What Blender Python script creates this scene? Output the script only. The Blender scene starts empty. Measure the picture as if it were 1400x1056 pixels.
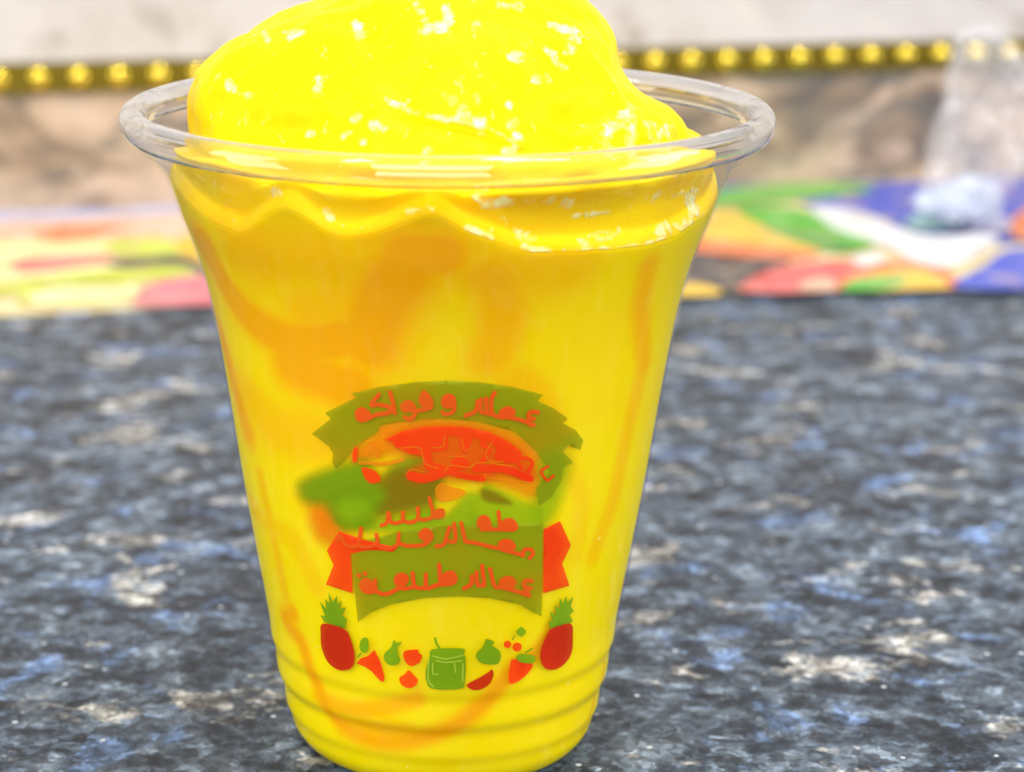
import bpy, bmesh, math, random
import numpy as np
from mathutils import Vector, noise
from mathutils.geometry import delaunay_2d_cdt

random.seed(4)
SC = bpy.context.scene
COL = SC.collection
MM = 0.001

# ------------------------------------------------------------------ camera
F, CX, CY = 3200.0, 520.0, 528.0          # focal length and principal point, in pixels of the 1400 px wide photograph
HR = 101.3                                 # height of the cup's rim above the counter, mm
D, H, TH, CAMX = 350.1, 53.5 + HR, math.radians(15.39), -9.9
cam_d = bpy.data.cameras.new('camera')
cam = bpy.data.objects.new('camera', cam_d); COL.objects.link(cam)
cam.location = (CAMX * MM, -D * MM, H * MM)
cam.rotation_euler = (math.pi / 2 - TH, 0, 0)
cam_d.sensor_width = 36.0
cam_d.lens = F / 1400 * 36
cam_d.shift_x = (700 - CX) / 1400
cam_d.clip_start = 0.01; cam_d.clip_end = 50
cam_d.dof.use_dof = True
cam_d.dof.focus_distance = 0.343
cam_d.dof.aperture_fstop = 18.0
SC.camera = cam

# ------------------------------------------------------------------ world, lamps, exposure
world = bpy.data.worlds.new('World'); SC.world = world
world.use_nodes = True
wn = world.node_tree.nodes; wl = world.node_tree.links
bg = wn['Background']
bg.inputs['Color'].default_value = (1.0, 0.97, 0.94, 1)
bg.inputs['Strength'].default_value = 1.0
# a shop interior: pale bright ceiling overhead, dimmer room at eye level and below
wt = wn.new('ShaderNodeTexCoord'); wx = wn.new('ShaderNodeSeparateXYZ'); wr = wn.new('ShaderNodeValToRGB')
wl.new(wt.outputs['Generated'], wx.inputs[0]); wl.new(wx.outputs['Z'], wr.inputs['Fac']); wl.new(wr.outputs['Color'], bg.inputs['Color'])
cr = wr.color_ramp; cr.elements[0].position = 0.0; cr.elements[0].color = (0.30, 0.29, 0.28, 1)
cr.elements[1].position = 0.75; cr.elements[1].color = (0.80, 0.775, 0.76, 1)
e = cr.elements.new(0.25); e.color = (0.40, 0.385, 0.37, 1)

def area(name, loc, target, sx, sy, power, col=(1, 1, 1)):
    d = bpy.data.lights.new(name, 'AREA'); d.shape = 'RECTANGLE'
    d.size = sx; d.size_y = sy; d.energy = power; d.color = col
    o = bpy.data.objects.new(name, d); COL.objects.link(o)
    o.location = loc
    o.rotation_euler = (Vector(target) - Vector(loc)).to_track_quat('-Z', 'Y').to_euler()
    return o
area('ceiling_lamp', (0.45, -0.25, 1.35), (0, 0, 0.1), 0.09, 0.42, 9.5, (1, 0.98, 0.95))
area('ceiling_lamp', (-0.55, -0.55, 1.35), (0, 0, 0.1), 0.09, 0.42, 7.5, (1, 0.98, 0.95))
area('ceiling_lamp', (0.20, 0.12, 1.40), (0, 0, 0.1), 0.12, 0.12, 5.0, (1, 0.98, 0.95))
area('side_fill_light', (1.5, -0.25, 0.55), (0, 0, 0.06), 0.7, 0.8, 13.0, (1, 0.985, 0.97))  # unseen fill lamps added on both sides to brighten the cup's edges
area('side_fill_light', (-1.5, -0.35, 0.6), (0, 0, 0.06), 0.7, 0.8, 9.0, (1, 0.985, 0.97))
area('shop_front_light', (-0.2, -1.7, 0.95), (0, 0, 0.08), 1.3, 0.9, 35.0, (1, 0.98, 0.96))

SC.view_settings.view_transform = 'Standard'
SC.view_settings.look = 'None'
SC.view_settings.exposure = -0.10
SC.view_settings.gamma = 1.0
SC.view_settings.use_curve_mapping = False
SC.render.engine = 'CYCLES'
cy = SC.cycles
cy.use_denoising = True
cy.max_bounces = 16; cy.diffuse_bounces = 5; cy.glossy_bounces = 6
cy.transmission_bounces = 12; cy.transparent_max_bounces = 24
cy.caustics_reflective = True; cy.caustics_refractive = True
cy.sample_clamp_indirect = 6.0
cy.blur_glossy = 0.3

# ------------------------------------------------------------------ helpers
def ray(px, py):
    a, b = (px - CX) / F, (CY - py) / F
    c, s = math.cos(TH), math.sin(TH)
    return np.array([CAMX, -D, H]), np.array([a, c + b * s, -s + b * c])

def on_floor(px, py, z=0.0):
    o, d = ray(px, py); t = (z - o[2]) / d[2]
    return o + d * t

def project(P):
    x, y, z = P[..., 0], P[..., 1], P[..., 2]
    dy, dz = y + D, z - H
    dep = dy * math.cos(TH) - dz * math.sin(TH)
    up = dy * math.sin(TH) + dz * math.cos(TH)
    return CX + F * (x - CAMX) / dep, CY - F * up / dep

def link_mesh(name, verts, faces, mat, parent=None, smooth=True, mats=None, fmat=None):
    me = bpy.data.meshes.new(name)
    me.from_pydata([tuple(float(c) * MM for c in v) for v in verts], [], faces)
    me.update()
    for m in (mats or [mat]): me.materials.append(m)
    if fmat is not None: me.polygons.foreach_set('material_index', fmat)
    me.polygons.foreach_set('use_smooth', [smooth] * len(me.polygons))
    o = bpy.data.objects.new(name, me); COL.objects.link(o)
    if parent is not None: o.parent = parent
    return o

def empty(name, loc=(0, 0, 0)):
    o = bpy.data.objects.new(name, None); COL.objects.link(o)
    o.location = [c * MM for c in loc]; o.empty_display_size = 0.01
    return o

def tag(o, label, cat, group=None, kind=None):
    o['label'] = label; o['category'] = cat
    if group: o['group'] = group
    if kind: o['kind'] = kind
    return o

def lathe(prof, n=256, close=False):
    V, Fc = [], []
    m = len(prof)
    for i in range(n):
        a = 2 * math.pi * i / n
        for r, z in prof: V.append((r * math.sin(a), -r * math.cos(a), z))
    for i in range(n):
        j = (i + 1) % n
        for k in range(m if close else m - 1):
            l = (k + 1) % m
            Fc.append((i * m + k, j * m + k, j * m + l, i * m + l))
    return V, Fc

class Nodes:
    def __init__(self, name):
        self.m = bpy.data.materials.new(name); self.m.use_nodes = True
        self.n = self.m.node_tree.nodes; self.l = self.m.node_tree.links
        self.bsdf = self.n['Principled BSDF']; self.out = self.n['Material Output']
    def new(self, t, **kw):
        x = self.n.new(t)
        for k, v in kw.items():
            if hasattr(x, k) and k not in x.inputs: setattr(x, k, v)
            else: x.inputs[k].default_value = v
        return x
    def link(self, a, b): self.l.new(a, b)
    def coord(self, scale=(1, 1, 1), loc=(0, 0, 0), rot=(0, 0, 0)):
        t = self.n.new('ShaderNodeTexCoord'); mp = self.n.new('ShaderNodeMapping')
        mp.inputs['Scale'].default_value = scale; mp.inputs['Location'].default_value = loc
        mp.inputs['Rotation'].default_value = rot
        self.link(t.outputs['Object'], mp.inputs['Vector']); return mp.outputs['Vector']
    def noise(self, vec, scale, detail=4, rough=0.5, dist=0.0):
        x = self.n.new('ShaderNodeTexNoise')
        x.inputs['Scale'].default_value = scale; x.inputs['Detail'].default_value = detail
        x.inputs['Roughness'].default_value = rough; x.inputs['Distortion'].default_value = dist
        self.link(vec, x.inputs['Vector']); return x.outputs['Fac']
    def ramp(self, fac, stops, interp='LINEAR'):
        x = self.n.new('ShaderNodeValToRGB'); cr = x.color_ramp; cr.interpolation = interp
        while len(cr.elements) < len(stops): cr.elements.new(0.5)
        for e, (p, c) in zip(cr.elements, stops):
            e.position = p; e.color = (*c, 1) if len(c) == 3 else c
        self.link(fac, x.inputs['Fac']); return x.outputs['Color']
    def mix(self, fac, a, b, mode='MIX'):
        x = self.n.new('ShaderNodeMix'); x.data_type = 'RGBA'; x.blend_type = mode
        for s, v in ((x.inputs[0], fac), (x.inputs[6], a), (x.inputs[7], b)):
            if isinstance(v, (int, float)): s.default_value = v
            elif isinstance(v, tuple): s.default_value = (*v, 1)
            else: self.link(v, s)
        return x.outputs[2]
    def math(self, op, a, b=0.0, clamp=False):
        x = self.n.new('ShaderNodeMath'); x.operation = op; x.use_clamp = clamp
        for s, v in ((x.inputs[0], a), (x.inputs[1], b)):
            if isinstance(v, (int, float)): s.default_value = v
            else: self.link(v, s)
        return x.outputs[0]
    def bump(self, height, strength=0.3, dist=0.001, normal=None):
        x = self.n.new('ShaderNodeBump'); x.inputs['Strength'].default_value = strength
        x.inputs['Distance'].default_value = dist
        self.link(height, x.inputs['Height'])
        if normal is not None: self.link(normal, x.inputs['Normal'])
        return x.outputs['Normal']
    def set(self, **kw):
        for k, v in kw.items():
            s = self.bsdf.inputs[k.replace('_', ' ')]
            if isinstance(v, (int, float)): s.default_value = v
            elif isinstance(v, tuple): s.default_value = (*v, 1) if len(v) == 3 and s.type == 'RGBA' else v
            else: self.link(v, s)

def rgb(r, g, b):                                     # sRGB 0-255 to linear
    f = lambda c: (c / 255 / 12.92) if c <= 10 else ((c / 255 + 0.055) / 1.055) ** 2.4
    return (f(r), f(g), f(b))

# ------------------------------------------------------------------ materials of the setting
def mat_granite():
    N = Nodes('granite')
    v = N.coord()
    base = N.ramp(N.noise(v, 92, 10, 0.70, 0.3), [(0.30, (0.006, 0.008, 0.011)), (0.42, (0.024, 0.033, 0.046)), (0.50, (0.070, 0.090, 0.115)),
                                                  (0.60, (0.130, 0.158, 0.190)), (0.74, (0.24, 0.27, 0.30))])
    v2 = N.coord(loc=(3.1, 1.7, 0.4), rot=(0, 0, 0.6))
    blue = N.ramp(N.noise(v2, 55, 7, 0.66, 0.4), [(0.56, (0, 0, 0)), (0.62, (1, 1, 1))])
    c = N.mix(N.math('MULTIPLY', blue, 0.7), base, (0.12, 0.19, 0.34))
    v3 = N.coord(loc=(7.3, 4.1, 0.9), rot=(0, 0, -0.4), scale=(0.75, 1.0, 1))
    beige = N.ramp(N.noise(v3, 60, 8, 0.70, 0.35), [(0.565, (0, 0, 0)), (0.61, (1, 1, 1))])
    bc = N.ramp(N.noise(v3, 330, 4, 0.6), [(0.3, (0.17, 0.14, 0.11)), (0.5, (0.40, 0.365, 0.31)), (0.7, (0.58, 0.56, 0.52))])
    c = N.mix(N.math('MULTIPLY', beige, 0.85), c, bc)
    v4 = N.coord(loc=(1.3, 9.1, 0.2))
    dark = N.ramp(N.noise(v4, 58, 8, 0.70, 0.3), [(0.535, (0, 0, 0)), (0.60, (1, 1, 1))])
    c = N.mix(N.math('MULTIPLY', dark, 0.68), c, (0.010, 0.013, 0.019))
    vo = N.n.new('ShaderNodeTexVoronoi'); vo.inputs['Scale'].default_value = 330
    N.link(v, vo.inputs['Vector'])
    spk = N.ramp(vo.outputs['Distance'], [(0.0, (1, 1, 1)), (0.13, (1, 1, 1)), (0.19, (0, 0, 0))])
    sel = N.n.new('ShaderNodeSeparateColor'); N.link(vo.outputs['Color'], sel.inputs[0])
    sp = N.math('MULTIPLY', spk, N.math('GREATER_THAN', sel.outputs[0], 0.92))
    # crystal grains, about a millimetre and a half across, each a little lighter or darker
    wv = N.n.new('ShaderNodeTexNoise'); wv.inputs['Scale'].default_value = 260; wv.inputs['Detail'].default_value = 3; N.link(v, wv.inputs['Vector'])
    wa_ = N.n.new('ShaderNodeVectorMath'); wa_.operation = 'MULTIPLY_ADD'; wa_.inputs[1].default_value = (0.005, 0.005, 0.005)
    N.link(wv.outputs['Color'], wa_.inputs[0]); N.link(v, wa_.inputs[2])
    for sc_, amt in ((340, 0.66), (800, 0.5)):
        vg = N.n.new('ShaderNodeTexVoronoi'); vg.inputs['Scale'].default_value = sc_; N.link(wa_.outputs[0], vg.inputs['Vector'])
        sg = N.n.new('ShaderNodeSeparateColor'); N.link(vg.outputs['Color'], sg.inputs[0])
        k = N.math('ADD', N.math('MULTIPLY', N.math('POWER', sg.outputs[0], 1.6), 2.0 * amt), 1.02 - 0.78 * amt)
        vm = N.n.new('ShaderNodeVectorMath'); vm.operation = 'SCALE'; N.link(c, vm.inputs[0]); N.link(k, vm.inputs['Scale']); c = vm.outputs[0]
    c = N.mix(sp, c, (0.6, 0.61, 0.63))
    vm = N.n.new('ShaderNodeVectorMath'); vm.operation = 'MULTIPLY'; N.link(c, vm.inputs[0]); vm.inputs[1].default_value = (0.90, 0.95, 1.00); c = vm.outputs[0]
    N.set(Base_Color=c, Roughness=0.34)
    N.bsdf.inputs['Specular IOR Level'].default_value = 0.14
    return N.m

def mat_marble(kind):
    N = Nodes('marble_' + kind)
    v = N.coord(rot=(0, 0.7, 0.5))
    n1 = N.noise(v, 30, 7, 0.6, 1.1)
    n2 = N.noise(N.coord(loc=(2, 5, 1), rot=(0, -0.8, 0.3), scale=(1, 1, 2.2)), 22, 4, 0.55, 1.2)
    if kind == 'beige':
        c = N.ramp(n1, [(0.33, rgb(92, 86, 82)), (0.44, rgb(140, 120, 100)), (0.51, rgb(172, 152, 130)), (0.62, rgb(188, 164, 142)), (0.75, rgb(196, 182, 166))])
        c = N.mix(N.ramp(n2, [(0.53, (0, 0, 0)), (0.62, (0.8, 0.8, 0.8))]), c, rgb(98, 98, 92))
        N.set(Base_Color=c, Roughness=0.35)
    else:
        c = N.ramp(n1, [(0.30, rgb(150, 142, 136)), (0.42, rgb(186, 180, 176)), (0.55, rgb(192, 187, 186)), (0.70, rgb(202, 195, 184))])
        c = N.mix(N.ramp(n2, [(0.60, (0, 0, 0)), (0.72, (0.5, 0.5, 0.5))]), c, rgb(158, 142, 124))
        N.set(Base_Color=c, Roughness=0.4)
    return N.m

def mat_plain(name, c, rough=0.5, metal=0.0, spec=0.5, var=0.08, scale=60):
    N = Nodes(name)
    v = N.coord()
    col = N.mix(N.noise(v, scale, 3), tuple(x * (1 - var) for x in c), tuple(min(1, x * (1 + var)) for x in c))
    N.set(Base_Color=col, Roughness=rough, Metallic=metal)
    N.bsdf.inputs['Specular IOR Level'].default_value = spec
    return N.m

M_GRANITE = mat_granite()
M_BEIGE = mat_marble('beige'); M_PALE = mat_marble('pale')
M_BAND = mat_plain('dark_gold', (0.20, 0.15, 0.012), 0.4, 0.7)
M_BEAD = mat_plain('bright_gold', (0.72, 0.56, 0.07), 0.10, 1.0)

# ------------------------------------------------------------------ the setting: counter, wall with bead trim, printed mat
def slab(name, quad, z0, z1, mat, parent=None):
    V = [(p[0], p[1], z0) for p in quad] + [(p[0], p[1], z1) for p in quad]
    n = len(quad)
    Fc = [tuple(range(n - 1, -1, -1)), tuple(range(n, 2 * n))] + [(i, (i + 1) % n, n + (i + 1) % n, n + i) for i in range(n)]
    return link_mesh(name, V, Fc, mat, parent, smooth=False)

wa, wb = on_floor(0, 292), on_floor(1100, 252)            # foot of the wall
wu = (wb - wa); wu /= np.linalg.norm(wu)
wnrm = np.array([wu[1], -wu[0], 0.0])                     # towards the camera
def along(s, out=0.0, z=0.0): return wa + wu * s + wnrm * out + np.array([0, 0, z])
def wall_height(px, py, out=0.0):
    o, d = ray(px, py); t = np.dot(wa + wnrm * out - o, wnrm) / np.dot(d, wnrm)
    p = o + d * t
    return np.dot(p - wa, wu), p[2]

ct = slab('countertop', [(-900, -700), (900, -700), tuple(along(1200, -60)[:2]), tuple(along(-900, -60)[:2])], -30, 0, M_GRANITE)
tag(ct, 'polished blue grey granite counter with beige flecks', 'counter', kind='structure')

zb = 0.5 * (wall_height(60, 124)[1] + wall_height(1150, 103)[1])
zt = 0.5 * (wall_height(60, 84)[1] + wall_height(1150, 59)[1])
wall = empty('marble_wall', along(200))
tag(wall, 'marble tiled wall behind the cup, beige below and pale above', 'wall', kind='structure')
def wall_panel(name, z0, z1, mat, parent, s0=-700, s1=1100, out=0.0, th=20):
    c = [along(s0, out), along(s1, out), along(s1, out - th), along(s0, out - th)]
    c = [p - along(200) for p in c] if parent is wall else c
    return slab(name, c, z0, z1, mat, parent)
wall_panel('lower_panel', 0.2, zb, M_BEIGE, wall)
wall_panel('upper_panel', zt, 330, M_PALE, wall)

trim = empty('bead_trim', along(200, 0, zb))
tag(trim, 'dark gold trim strip studded with round gold beads along the wall', 'trim')
c = [along(s, o) - along(200) for s, o in ((-700, 1.2), (1100, 1.2), (1100, -18), (-700, -18))]
slab('strip', c, 0.15, zt - zb - 0.15, M_BAND, trim)
s_a, z_a = wall_height(52, 93); s_b, _ = wall_height(270, 88)
pitch = (s_b - s_a) / 4
bz = 0.5 * (z_a + wall_height(1145, 68)[1])
def bead_mesh(r):
    bm = bmesh.new(); bmesh.ops.create_uvsphere(bm, u_segments=20, v_segments=12, radius=r * MM)
    me = bpy.data.meshes.new('bead'); bm.to_mesh(me); bm.free(); me.materials.append(M_BEAD)
    me.polygons.foreach_set('use_smooth', [True] * len(me.polygons)); return me
bme = bead_mesh(4.0)
for k in range(-3, 31):
    b = bpy.data.objects.new('bead', bme); COL.objects.link(b); b.parent = trim
    p = along(s_a + k * pitch, 1.6, 0.5 * (zb + zt) + 0.3) - along(200, 0, zb)
    b.location = [x * MM for x in p]

# the printed mat: one sheet, its fruit pictures are flat patches of ink on it
MATCOLS = {
    'cream': (236, 214, 150), 'peach': (236, 190, 160), 'lime': (205, 216, 20), 'pink': (228, 122, 112), 'rose': (226, 104, 124), 'blue': (58, 82, 205),
    'green': (92, 190, 48), 'leaf': (70, 160, 40), 'yellow': (244, 196, 0), 'orange': (238, 120, 52), 'dark': (70, 64, 70), 'red': (226, 88, 84), 'white': (238, 242, 244),
    'lilac': (190, 190, 235), 'aqua': (170, 228, 232), 'paleyellow': (238, 236, 150)}
mk = list(MATCOLS)
def mat_print(k):
    N = Nodes('ink_' + k); v = N.coord(); c0 = rgb(*MATCOLS[k]); g = sum(c0) / 3
    c = N.mix(N.ramp(N.noise(v, 95, 5, 0.65, 0.8), [(0.38, (0, 0, 0)), (0.66, (1, 1, 1))]), tuple(x * 0.72 for x in c0), tuple(min(0.8, 0.75 * x + 0.22 * (g + 0.3)) for x in c0))
    c = N.mix(N.ramp(N.noise(N.coord(loc=(3, 1, 2)), 60, 4, 0.6, 0.6), [(0.52, (0, 0, 0)), (0.66, (0.55, 0.55, 0.55))]), c, (0.50, 0.36, 0.22))
    N.set(Base_Color=c, Roughness=0.4); N.bsdf.inputs['Specular IOR Level'].default_value = 0.25
    return N.m
mmats = [mat_print(k) for k in mk]
patches = [
    ('lilac', [(-60, 291), (140, 285), (420, 276), (420, 284), (140, 297), (-60, 304)]),
    ('blue', [(960, 257), (1090, 251.5), (1260, 247), (1420, 241), (1480, 270), (1420, 330), (1210, 330), (1150, 305), (1090, 275)]),
    ('peach', [(-60, 308), (140, 300), (420, 290), (420, 318), (150, 325), (-60, 330)]),
    ('orange', [(40, 318), (120, 306), (170, 312), (90, 328)]),
    ('paleyellow', [(-60, 336), (150, 330), (160, 345), (130, 362), (160, 368), (-60, 386)]),
    ('pink', [(12, 366), (30, 354), (95, 349), (150, 348), (145, 358), (100, 366), (40, 373)]),
    ('lime', [(143, 336), (170, 326), (215, 325), (252, 338), (245, 350), (200, 353), (165, 350)]),
    ('yellow', [(245, 325), (300, 318), (330, 345), (280, 365), (250, 352)]),
    ('dark', [(150, 358), (200, 352), (250, 350), (300, 372), (290, 384), (250, 362), (170, 366)]),
    ('lime', [(-60, 404), (20, 388), (120, 374), (230, 363), (262, 372), (180, 384), (60, 392), (45, 416), (25, 412), (20, 400), (-60, 418)]),
    ('paleyellow', [(50, 398), (180, 387), (190, 396), (175, 412), (55, 418)]),
    ('rose', [(183, 412), (196, 394), (235, 382), (300, 378), (310, 412), (270, 417), (190, 418)]),
    ('green', [(975, 262), (1060, 252), (1150, 251), (1195, 258), (1120, 270), (1010, 281), (960, 282)]),
    ('white', [(1110, 283), (1180, 290), (1260, 322), (1350, 318), (1360, 332), (1315, 360), (1262, 362), (1215, 338), (1140, 315)]),
    ('yellow', [(950, 310), (985, 288), (1020, 296), (1065, 322), (1125, 342), (1050, 340), (950, 326)]),
    ('orange', [(950, 327), (1020, 332), (1090, 340), (1122, 346), (1080, 354), (1000, 350), (940, 340)]),
    ('green', [(1008, 288), (1060, 283), (1112, 291), (1140, 312), (1195, 330), (1175, 341), (1125, 341), (1065, 318)]),
    ('leaf', [(1060, 318), (1120, 318), (1175, 338), (1130, 342)]),
    ('dark', [(930, 348), (1000, 352), (1080, 356), (1040, 372), (1012, 396), (925, 401)]),
    ('yellow', [(900, 404), (935, 388), (975, 392), (985, 402), (940, 405)]),
    ('red', [(1015, 398), (1040, 374), (1090, 360), (1165, 356), (1185, 372), (1150, 396)]),
    ('peach', [(1092, 396), (1110, 382), (1140, 382), (1140, 396)]),
    ('white', [(1165, 352), (1200, 346), (1210, 356), (1180, 364)]),
    ('orange', [(1150, 396), (1175, 368), (1225, 356), (1275, 362), (1310, 380), (1320, 393)]),
    ('yellow', [(1165, 396), (1200, 374), (1250, 368), (1285, 380), (1290, 394)]),
    ('green', [(1152, 396.5), (1170, 382), (1225, 377), (1240, 384), (1215, 395)]),
    ('aqua', [(1240, 300), (1290, 288), (1320, 300), (1290, 315), (1250, 314)]),
    ('lilac', [(1310, 300), (1370, 296), (1395, 312), (1340, 318)]),
    ('blue', [(1308, 393), (1345, 364), (1385, 340), (1480, 345), (1480, 390)]),
    ('orange', [(1385, 300), (1420, 280), (1440, 320), (1390, 325)]),
]
V, Fc, fm = [], [], []
def add_poly(pts, z, mi):
    i0 = len(V); V.extend([(p[0], p[1], z) for p in pts])
    a = sum(pts[i][0] * pts[(i + 1) % len(pts)][1] - pts[(i + 1) % len(pts)][0] * pts[i][1] for i in range(len(pts)))
    idx = list(range(i0, i0 + len(pts)));  Fc.append(tuple(idx if a > 0 else idx[::-1])); fm.append(mi)
def smooth_loop(pts, n=6):
    out = []; m = len(pts)
    for i in range(m):
        p0, p1, p2, p3 = [np.array(pts[(i + k) % m], float) for k in (-1, 0, 1, 2)]
        for t in np.linspace(0, 1, n, endpoint=False):
            out.append(0.5 * ((2 * p1) + (p2 - p0) * t + (2 * p0 - 5 * p1 + 4 * p2 - p3) * t * t + (3 * p1 - p0 - 3 * p2 + p3) * t ** 3))
    return out
front = [on_floor(x, y) for x, y in ((-60, 436), (280, 419), (945, 404), (1480, 389))]
back = [along(np.dot(on_floor(x, 270) - wa, wu), 0.6) for x in (1700, -260)]
base_quad = [(p[0], p[1]) for p in front] + [(p[0], p[1]) for p in back]
nb = len(base_quad)
add_poly(base_quad, 0.5, mk.index('cream'))
i0 = len(V); V.extend([(p[0], p[1], 0.0) for p in base_quad])
for i in range(nb): Fc.append((i0 + i, i0 + (i + 1) % nb, (i + 1) % nb, i)); fm.append(mk.index('cream'))
for k, (nm, pts) in enumerate(patches):
    z = 0.6 + 0.05 * k
    add_poly([on_floor(x, y, z)[:2] for x, y in smooth_loop(pts)], z, mk.index(nm))
fmat_o = link_mesh('printed_mat', V, Fc, None, smooth=False, mats=mmats, fmat=fm)
tag(fmat_o, 'colourful mat printed with fruit lying at the back of the counter', 'mat')

# ------------------------------------------------------------------ cup profile
SIL = [(-3.2, 47.6), (-4.6, 46.0), (-6.2, 44.2), (-8.7, 42.4), (-11.5, 41.35), (-14.7, 40.3), (-19.5, 38.5), (-24.4, 37.0), (-30, 35.75), (-36.9, 34.6), (-46, 33.25), (-56.2, 31.8),
       (-68, 29.9), (-76, 28.55), (-79.5, 28.0), (-82.8, 27.65), (-84.6, 27.05), (-86.5, 26.92), (-88.5, 26.7), (-90.4, 25.8), (-92.3, 25.62), (-94.0, 25.42), (-95.6, 24.78), (-97.3, 24.35), (-98.7, 23.6), (-99.9, 22.5), (-100.7, 21.1), (-101.1, 19.6), (-101.2, 18.0)]
sz = np.array([s[0] for s in SIL])[::-1]; sr = np.array([s[1] for s in SIL])[::-1]
def pchip(x, xs, ys):
    h = np.diff(xs); dl = np.diff(ys) / h
    m = np.zeros(len(xs)); m[0] = dl[0]; m[-1] = dl[-1]
    for i in range(1, len(xs) - 1):
        if dl[i - 1] * dl[i] > 0:
            w1, w2 = 2 * h[i] + h[i - 1], h[i] + 2 * h[i - 1]
            m[i] = (w1 + w2) / (w1 / dl[i - 1] + w2 / dl[i])
    x = np.clip(x, xs[0], xs[-1]); i = np.clip(np.searchsorted(xs, x) - 1, 0, len(xs) - 2)
    t = (x - xs[i]) / h[i]
    return ((1 + 2 * t) * (1 - t) ** 2 * ys[i] + t * (1 - t) ** 2 * h[i] * m[i] + t * t * (3 - 2 * t) * ys[i + 1] + t * t * (t - 1) * h[i] * m[i + 1])
def r_out(zrel):
    zrel = np.asarray(zrel, float)
    r = pchip(zrel, sz, sr)
    return r

def hit_cup(px, py, off=0.0):
    """pixel -> (phi, zrel) on the outside of the cup"""
    o, d = ray(px, py)
    t = (np.linalg.norm(o[:2]) - 48) / np.linalg.norm(d[:2])
    for _ in range(400):
        p = o + d * t
        g = math.hypot(p[0], p[1]) - float(r_out(p[2] - HR)) - off
        if abs(g) < 0.003: break
        t += g * 0.8
        if t > 420: break
    return math.atan2(p[0], -p[1]), p[2] - HR

# ------------------------------------------------------------------ mango slush
def mat_slush():
    N = Nodes('mango_slush')
    v = N.coord()
    at = N.n.new('ShaderNodeAttribute'); at.attribute_name = 'sauce'
    op = N.n.new('ShaderNodeAttribute'); op.attribute_name = 'open'
    s = N.math('ADD', at.outputs['Fac'], N.math('MULTIPLY', N.math('SUBTRACT', N.noise(v, 70, 3, 0.5, 0.6), 0.5), 0.30))
    c = N.ramp(s, [(0.0, (0.89, 0.70, 0.001)), (0.30, (0.89, 0.60, 0.001)), (0.6, (0.90, 0.525, 0.001)), (0.85, (0.90, 0.46, 0.001)), (1.0, (0.88, 0.40, 0.001))])
    c = N.mix(N.math('MULTIPLY', op.outputs['Fac'], 0.8), c, N.ramp(N.noise(v, 55, 3), [(0.38, (0.93, 0.53, 0.001)), (0.58, (0.93, 0.635, 0.001))]))
    vb = N.n.new('ShaderNodeTexVoronoi'); vb.inputs['Scale'].default_value = 210; N.link(v, vb.inputs['Vector'])
    sb = N.n.new('ShaderNodeSeparateColor'); N.link(vb.outputs['Color'], sb.inputs[0])
    bub = N.math('MULTIPLY', N.math('LESS_THAN', vb.outputs['Distance'], N.math('MULTIPLY', sb.outputs[1], 0.085)), N.math('GREATER_THAN', sb.outputs[0], 0.72))
    c = N.mix(N.math('MULTIPLY', bub, 0.6), c, (0.93, 0.84, 0.22))
    # wet icy crumbs on the open surface, pale glints painted into their colour
    mask = N.ramp(N.noise(v, 135, 5, 0.62, 0.3), [(0.0, (0, 0, 0)), (1.0, (1, 1, 1))])
    fr = N.n.new('ShaderNodeAttribute'); fr.attribute_name = 'frost_glint'
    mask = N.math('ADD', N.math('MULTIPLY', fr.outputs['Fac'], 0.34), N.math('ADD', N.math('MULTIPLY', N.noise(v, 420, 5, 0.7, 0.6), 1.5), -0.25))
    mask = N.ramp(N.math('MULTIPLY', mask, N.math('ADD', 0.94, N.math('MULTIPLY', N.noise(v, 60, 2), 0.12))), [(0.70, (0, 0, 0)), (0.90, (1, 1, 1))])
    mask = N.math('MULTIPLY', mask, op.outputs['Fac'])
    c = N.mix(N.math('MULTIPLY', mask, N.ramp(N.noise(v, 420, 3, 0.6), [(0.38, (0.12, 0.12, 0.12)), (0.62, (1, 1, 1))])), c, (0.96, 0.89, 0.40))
    h = N.math('MULTIPLY', mask, N.noise(v, 700, 3, 0.6, 0.5))
    n1 = N.bump(N.math('MULTIPLY', op.outputs['Fac'], N.noise(v, 240, 5, 0.6, 0.4)), 0.30, 0.0007)
    n2 = N.bump(h, 0.5, 0.0005, n1)
    rg = N.n.new('ShaderNodeMapRange'); rg.inputs['To Min'].default_value = 0.42; rg.inputs['To Max'].default_value = 0.13
    N.link(mask, rg.inputs['Value'])
    N.set(Base_Color=c, Roughness=rg.outputs[0], Normal=n2)
    N.link(N.math('ADD', N.math('MULTIPLY', op.outputs['Fac'], 0.06), N.math('MULTIPLY', mask, 0.6)), N.bsdf.inputs['Specular IOR Level'])
    N.set(Subsurface_Weight=0.4, Subsurface_Radius=(1.0, 0.55, 0.05), Subsurface_Scale=0.004)
    return N.m
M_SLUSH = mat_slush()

# upper edge of the slush where it touches the plastic, traced left to right
edge_px = [(241, 262), (250, 276), (268, 292), (295, 308), (328, 320), (345, 312), (358, 298), (374, 286), (392, 286), (420, 304), (450, 322), (480, 328), (520, 320), (560, 302), (585, 293),
           (608, 302), (635, 318), (668, 332), (710, 344), (760, 347), (820, 344), (880, 340), (920, 328), (950, 310), (975, 289)]
ed = [hit_cup(x, y) for x, y in edge_px]
ex = np.array([a for a, _ in ed]); ez = np.array([b for _, b in ed])
o_ = np.argsort(ex); ex, ez = ex[o_], ez[o_]
bx = np.linspace(ex[-1], ex[0] + 2 * math.pi, 9)[1:-1]
bzz = -10 + 2.2 * np.sin(np.arange(7) * 2.1)
exx = np.concatenate([ex, bx, ex + 2 * math.pi, ex - 2 * math.pi, bx - 2 * math.pi]); ezz = np.concatenate([ez, bzz, ez, ez, bzz])
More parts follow.
